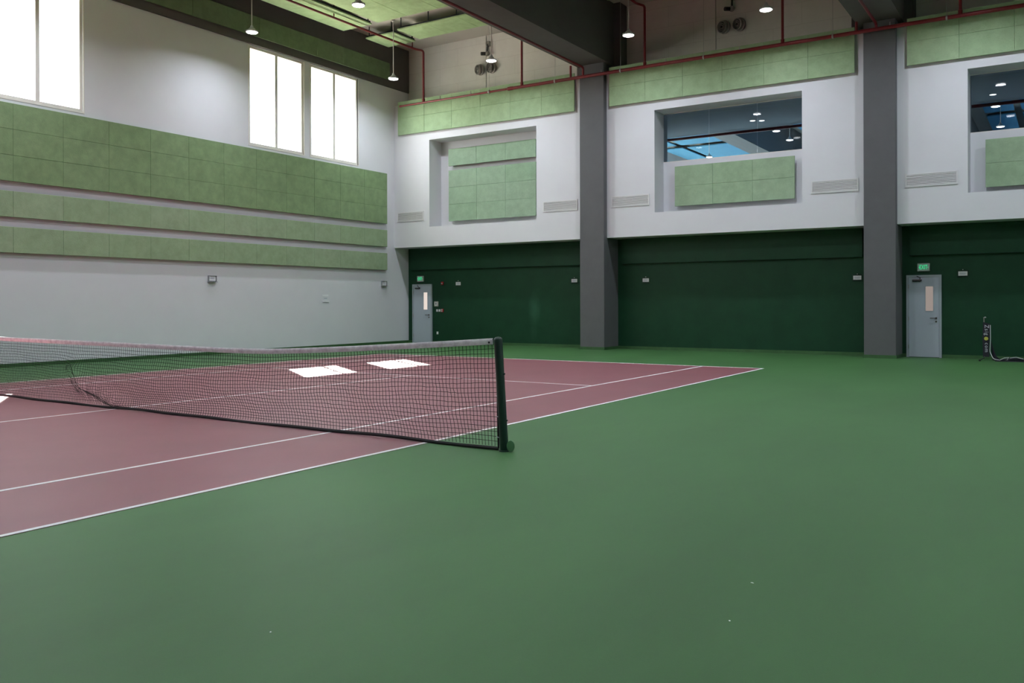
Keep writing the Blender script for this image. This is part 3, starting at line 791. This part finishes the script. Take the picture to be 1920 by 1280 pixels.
flat_strip('white_tape', rounded([(9.495, my-.03, .88), (9.50, my-.03, .55), (9.485, my-.03, .22), (9.56, my-.06, .05), (9.75, my-.10, .02), (9.92, my-.08, .035), (10.1, my, .06), (11.4, my+.05, .065)], .05, 4), .03, .006, TAPE, mn)
# slack black netting hanging from the pole to the floor heap
bm = bmesh.new(); g = []
for i in range(9):
    u = i/8; row = []
    for j in range(7):
        v = j/6; z = (.55*(1-u)**1.8)*(1-v)+.012; x = 9.49+.05*v+u*(.22+.05*v)
        row.append(bm.verts.new((x, my+.03+.03*math.sin(7*u+3*v), z)))
    g.append(row)
for i in range(8):
    for j in range(6): bm.faces.new((g[i][j], g[i+1][j], g[i+1][j+1], g[i][j+1]))
me = mesh_from(bm, 'hanging_netting', SIGNBK); smooth(me, 60)
hn = link(bpy.data.objects.new('hanging_netting', me), (0, 0, 0), mn)
sol = hn.modifiers.new('thickness', 'SOLIDIFY'); sol.thickness = .006
bm = bmesh.new()
bmesh.ops.create_grid(bm, x_segments=40, y_segments=10, size=.5)
for v in bm.verts:
    u, q = v.co.x+.5, v.co.y+.5
    v.co = Vector((9.60+u*1.7, my-.22+q*.38, .008+.10*math.sin(math.pi*q)**1.5*(.45+.55*abs(math.sin(u*11+q*5)))*math.sin(math.pi*min(1, u*1.15+.05))))
me = mesh_from(bm, 'heaped_netting', SIGNBK); smooth(me, 60)
hp = link(bpy.data.objects.new('heaped_netting', me), (0, 0, 0), mn)
sol = hp.modifiers.new('thickness', 'SOLIDIFY'); sol.thickness = .01
flat_strip('folded_tape', [(9.70, my-.16, .03), (9.80, my-.18, .09), (9.90, my-.17, .10), (9.86, my-.19, .05)], .05, .005, TAPE, mn)
flat_strip('folded_tape', [(9.92, my-.16, .09), (10.05, my-.18, .115), (10.2, my-.17, .075)], .04, .005, TAPE, mn)

# ================================================================ ROOMS BEHIND THE TINTED WINDOWS
OY0, OY1 = 21.6, 56
struct(box('floor_corridor', -2, RW, G+.2, OY0, 5.2, 5.5, GREYF))
struct(box('ceiling_corridor', -2, RW, G+.2, OY0, 7.25, 7.5, mat('corridor_ceiling_paint', (.52, .56, .58), .8)))
struct(box('wall_corridor_end', -2.2, -2, G+.2, OY0, 5.2, 7.5, WHITE))
struct(box('floor_far_hall', LW, RW, G+.2, OY1, -.2, 0, mat('far_hall_floor', (.30, .36, .40), .6)))
fw = [(LW-.2, LW, G+.2, OY1, 0, 5.5), (LW-.2, LW, G+.2, OY1, 9.2, CEIL), (LW-.2, LW, G+.2, 23, 5.5, 9.2)]
fw += [(LW-.2, LW, 23+k*4.1-.5, 23+k*4.1, 5.5, 9.2) for k in range(1, 9)]  # posts between open window gaps, added so daylight brightens this hall
struct(boxes('wall_far_hall_left', fw, WHITE))
struct(box('wall_far_hall_right', RW, RW+.2, G+.2, OY1, 0, CEIL, WHITE))
struct(box('wall_far_hall_back', LW, RW, OY1, OY1+.2, 0, CEIL, WHITE))
struct(box('wall_far_hall_front', LW, RW, OY0, OY0+.15, 7.5, CEIL, WHITE))
struct(box('wall_far_hall_low', LW, RW, OY0, OY0+.15, 0, 5.3, WHITE))
struct(box('ceiling_far_hall', LW, RW, G+.2, OY1, CEIL, CEIL+.2, SLAB))
for x in (-1.8, 6.56):
    struct(box('ceiling_beam', x-.48, x+.48, OY0+.15, OY1, 8.9, CEIL, mat('grey_beam_paint', (.22, .22, .22), .7)))
def far_panel(x0, x1, y0, y1, l):
    p = boxes('ceiling_panel', [(x0+.03, x1-.03, y0+.03, y1-.03, 10.45, 10.5)], RAIL)
    tag(p, l, 'ceiling panel', 'blue ceiling panels of the far hall')
    n = round((y1-y0)/1.2)
    boxes('tile_field', [(x0, x1, y0+k*(y1-y0)/n+.004, y0+(k+1)*(y1-y0)/n-.004, 10.40, 10.45) for k in range(n)], BLUET, p)
for k in range(3):
    dx = k*BAY; who = ['left bay of the far hall', 'middle bay of the far hall, seen through tinted glass', 'right bay of the far hall, seen through tinted glass'][k]
    far_panel(-8.9+dx, -7.7+dx, 25, 39.6, 'narrow nearer blue ceiling panel in the %s' % who)
    far_panel(-7.4+dx, -2.6+dx, 25, 39.6, 'wide nearer blue ceiling panel in the %s' % who)
    far_panel(-8.9+dx, -7.7+dx, 40.5, 55, 'narrow farther blue ceiling panel in the %s' % who)
    far_panel(-7.4+dx, -2.6+dx, 40.5, 55, 'wide farther blue ceiling panel in the %s' % who)
tag(tube('sprinkler_pipe', [(-9, OY0-.08, 7.17), (15.5, OY0-.08, 7.17)], .05, RED, None, 10), 'dark red pipe along the corridor edge behind the tinted windows', 'pipe')
for i, (x, y, l) in enumerate(((2.65, 20.27, 'left recessed downlight of the pair behind the middle tinted window'), (2.90, 20.42, 'right recessed downlight of the pair behind the middle tinted window'),
                               (9.35, 20.54, 'recessed downlight behind the right tinted window'))):
    t = empty('downlight', (x, y, 7.25)); tag(t, l, 'downlight', 'recessed corridor downlights')
    lathe('lens', [(0, -.006), (.085, -.006)], (x, y, 7.25), DOWN, t, 20)
    lathe('trim_ring', [(.085, -.008), (.105, -.006), (.108, 0), (.085, 0)], (x, y, 7.25), SWITCH, t, 20)
for x, y, l in ((-4.26, 35.44, 'hanging lamp of the far hall low in the middle tinted window'), (.5, 30.6, 'bright far hall lamp on the red pipe in the middle tinted window'),
                (.43, 33.01, 'far hall lamp at the lower right of the middle tinted window'), (-4.5, 45.5, 'small far hall lamp at the left of the middle tinted window'),
                (8.81, 30.45, 'upper far hall lamp in the right tinted window'), (8.72, 34.91, 'lower far hall lamp in the right tinted window')):
    o = copy_tree(lamp0, (x, y, LZ)); tag(o, l, 'lamp', 'lamps of the far hall')


# ================================================================ SCRAPS ON THE FLOOR
for x, y, sc, l in ((9.722, -2.674, .012, 'tiny white scrap on the green floor at the lower right'), (9.797, -3.257, .008, 'tiny pale speck on the green floor below the lower right scrap'),
                    (8.126, -4.472, .008, 'tiny white scrap on the green floor at the lower left')):
    bm = bmesh.new()
    v = [bm.verts.new((math.cos(a)*sc*(.6+.4*random.random()), math.sin(a)*sc*.5, .002+.004*random.random())) for a in [k*math.pi/3 for k in range(6)]]
    c = bm.verts.new((0, 0, .007))
    for k in range(6): bm.faces.new((v[k], v[(k+1) % 6], c))
    bm.faces.new(v[::-1])
    tag(link(bpy.data.objects.new('paper_scrap', mesh_from(bm, 'paper_scrap', PAPER)), (x, y, 0)), l, 'scrap', 'scraps on the green floor')
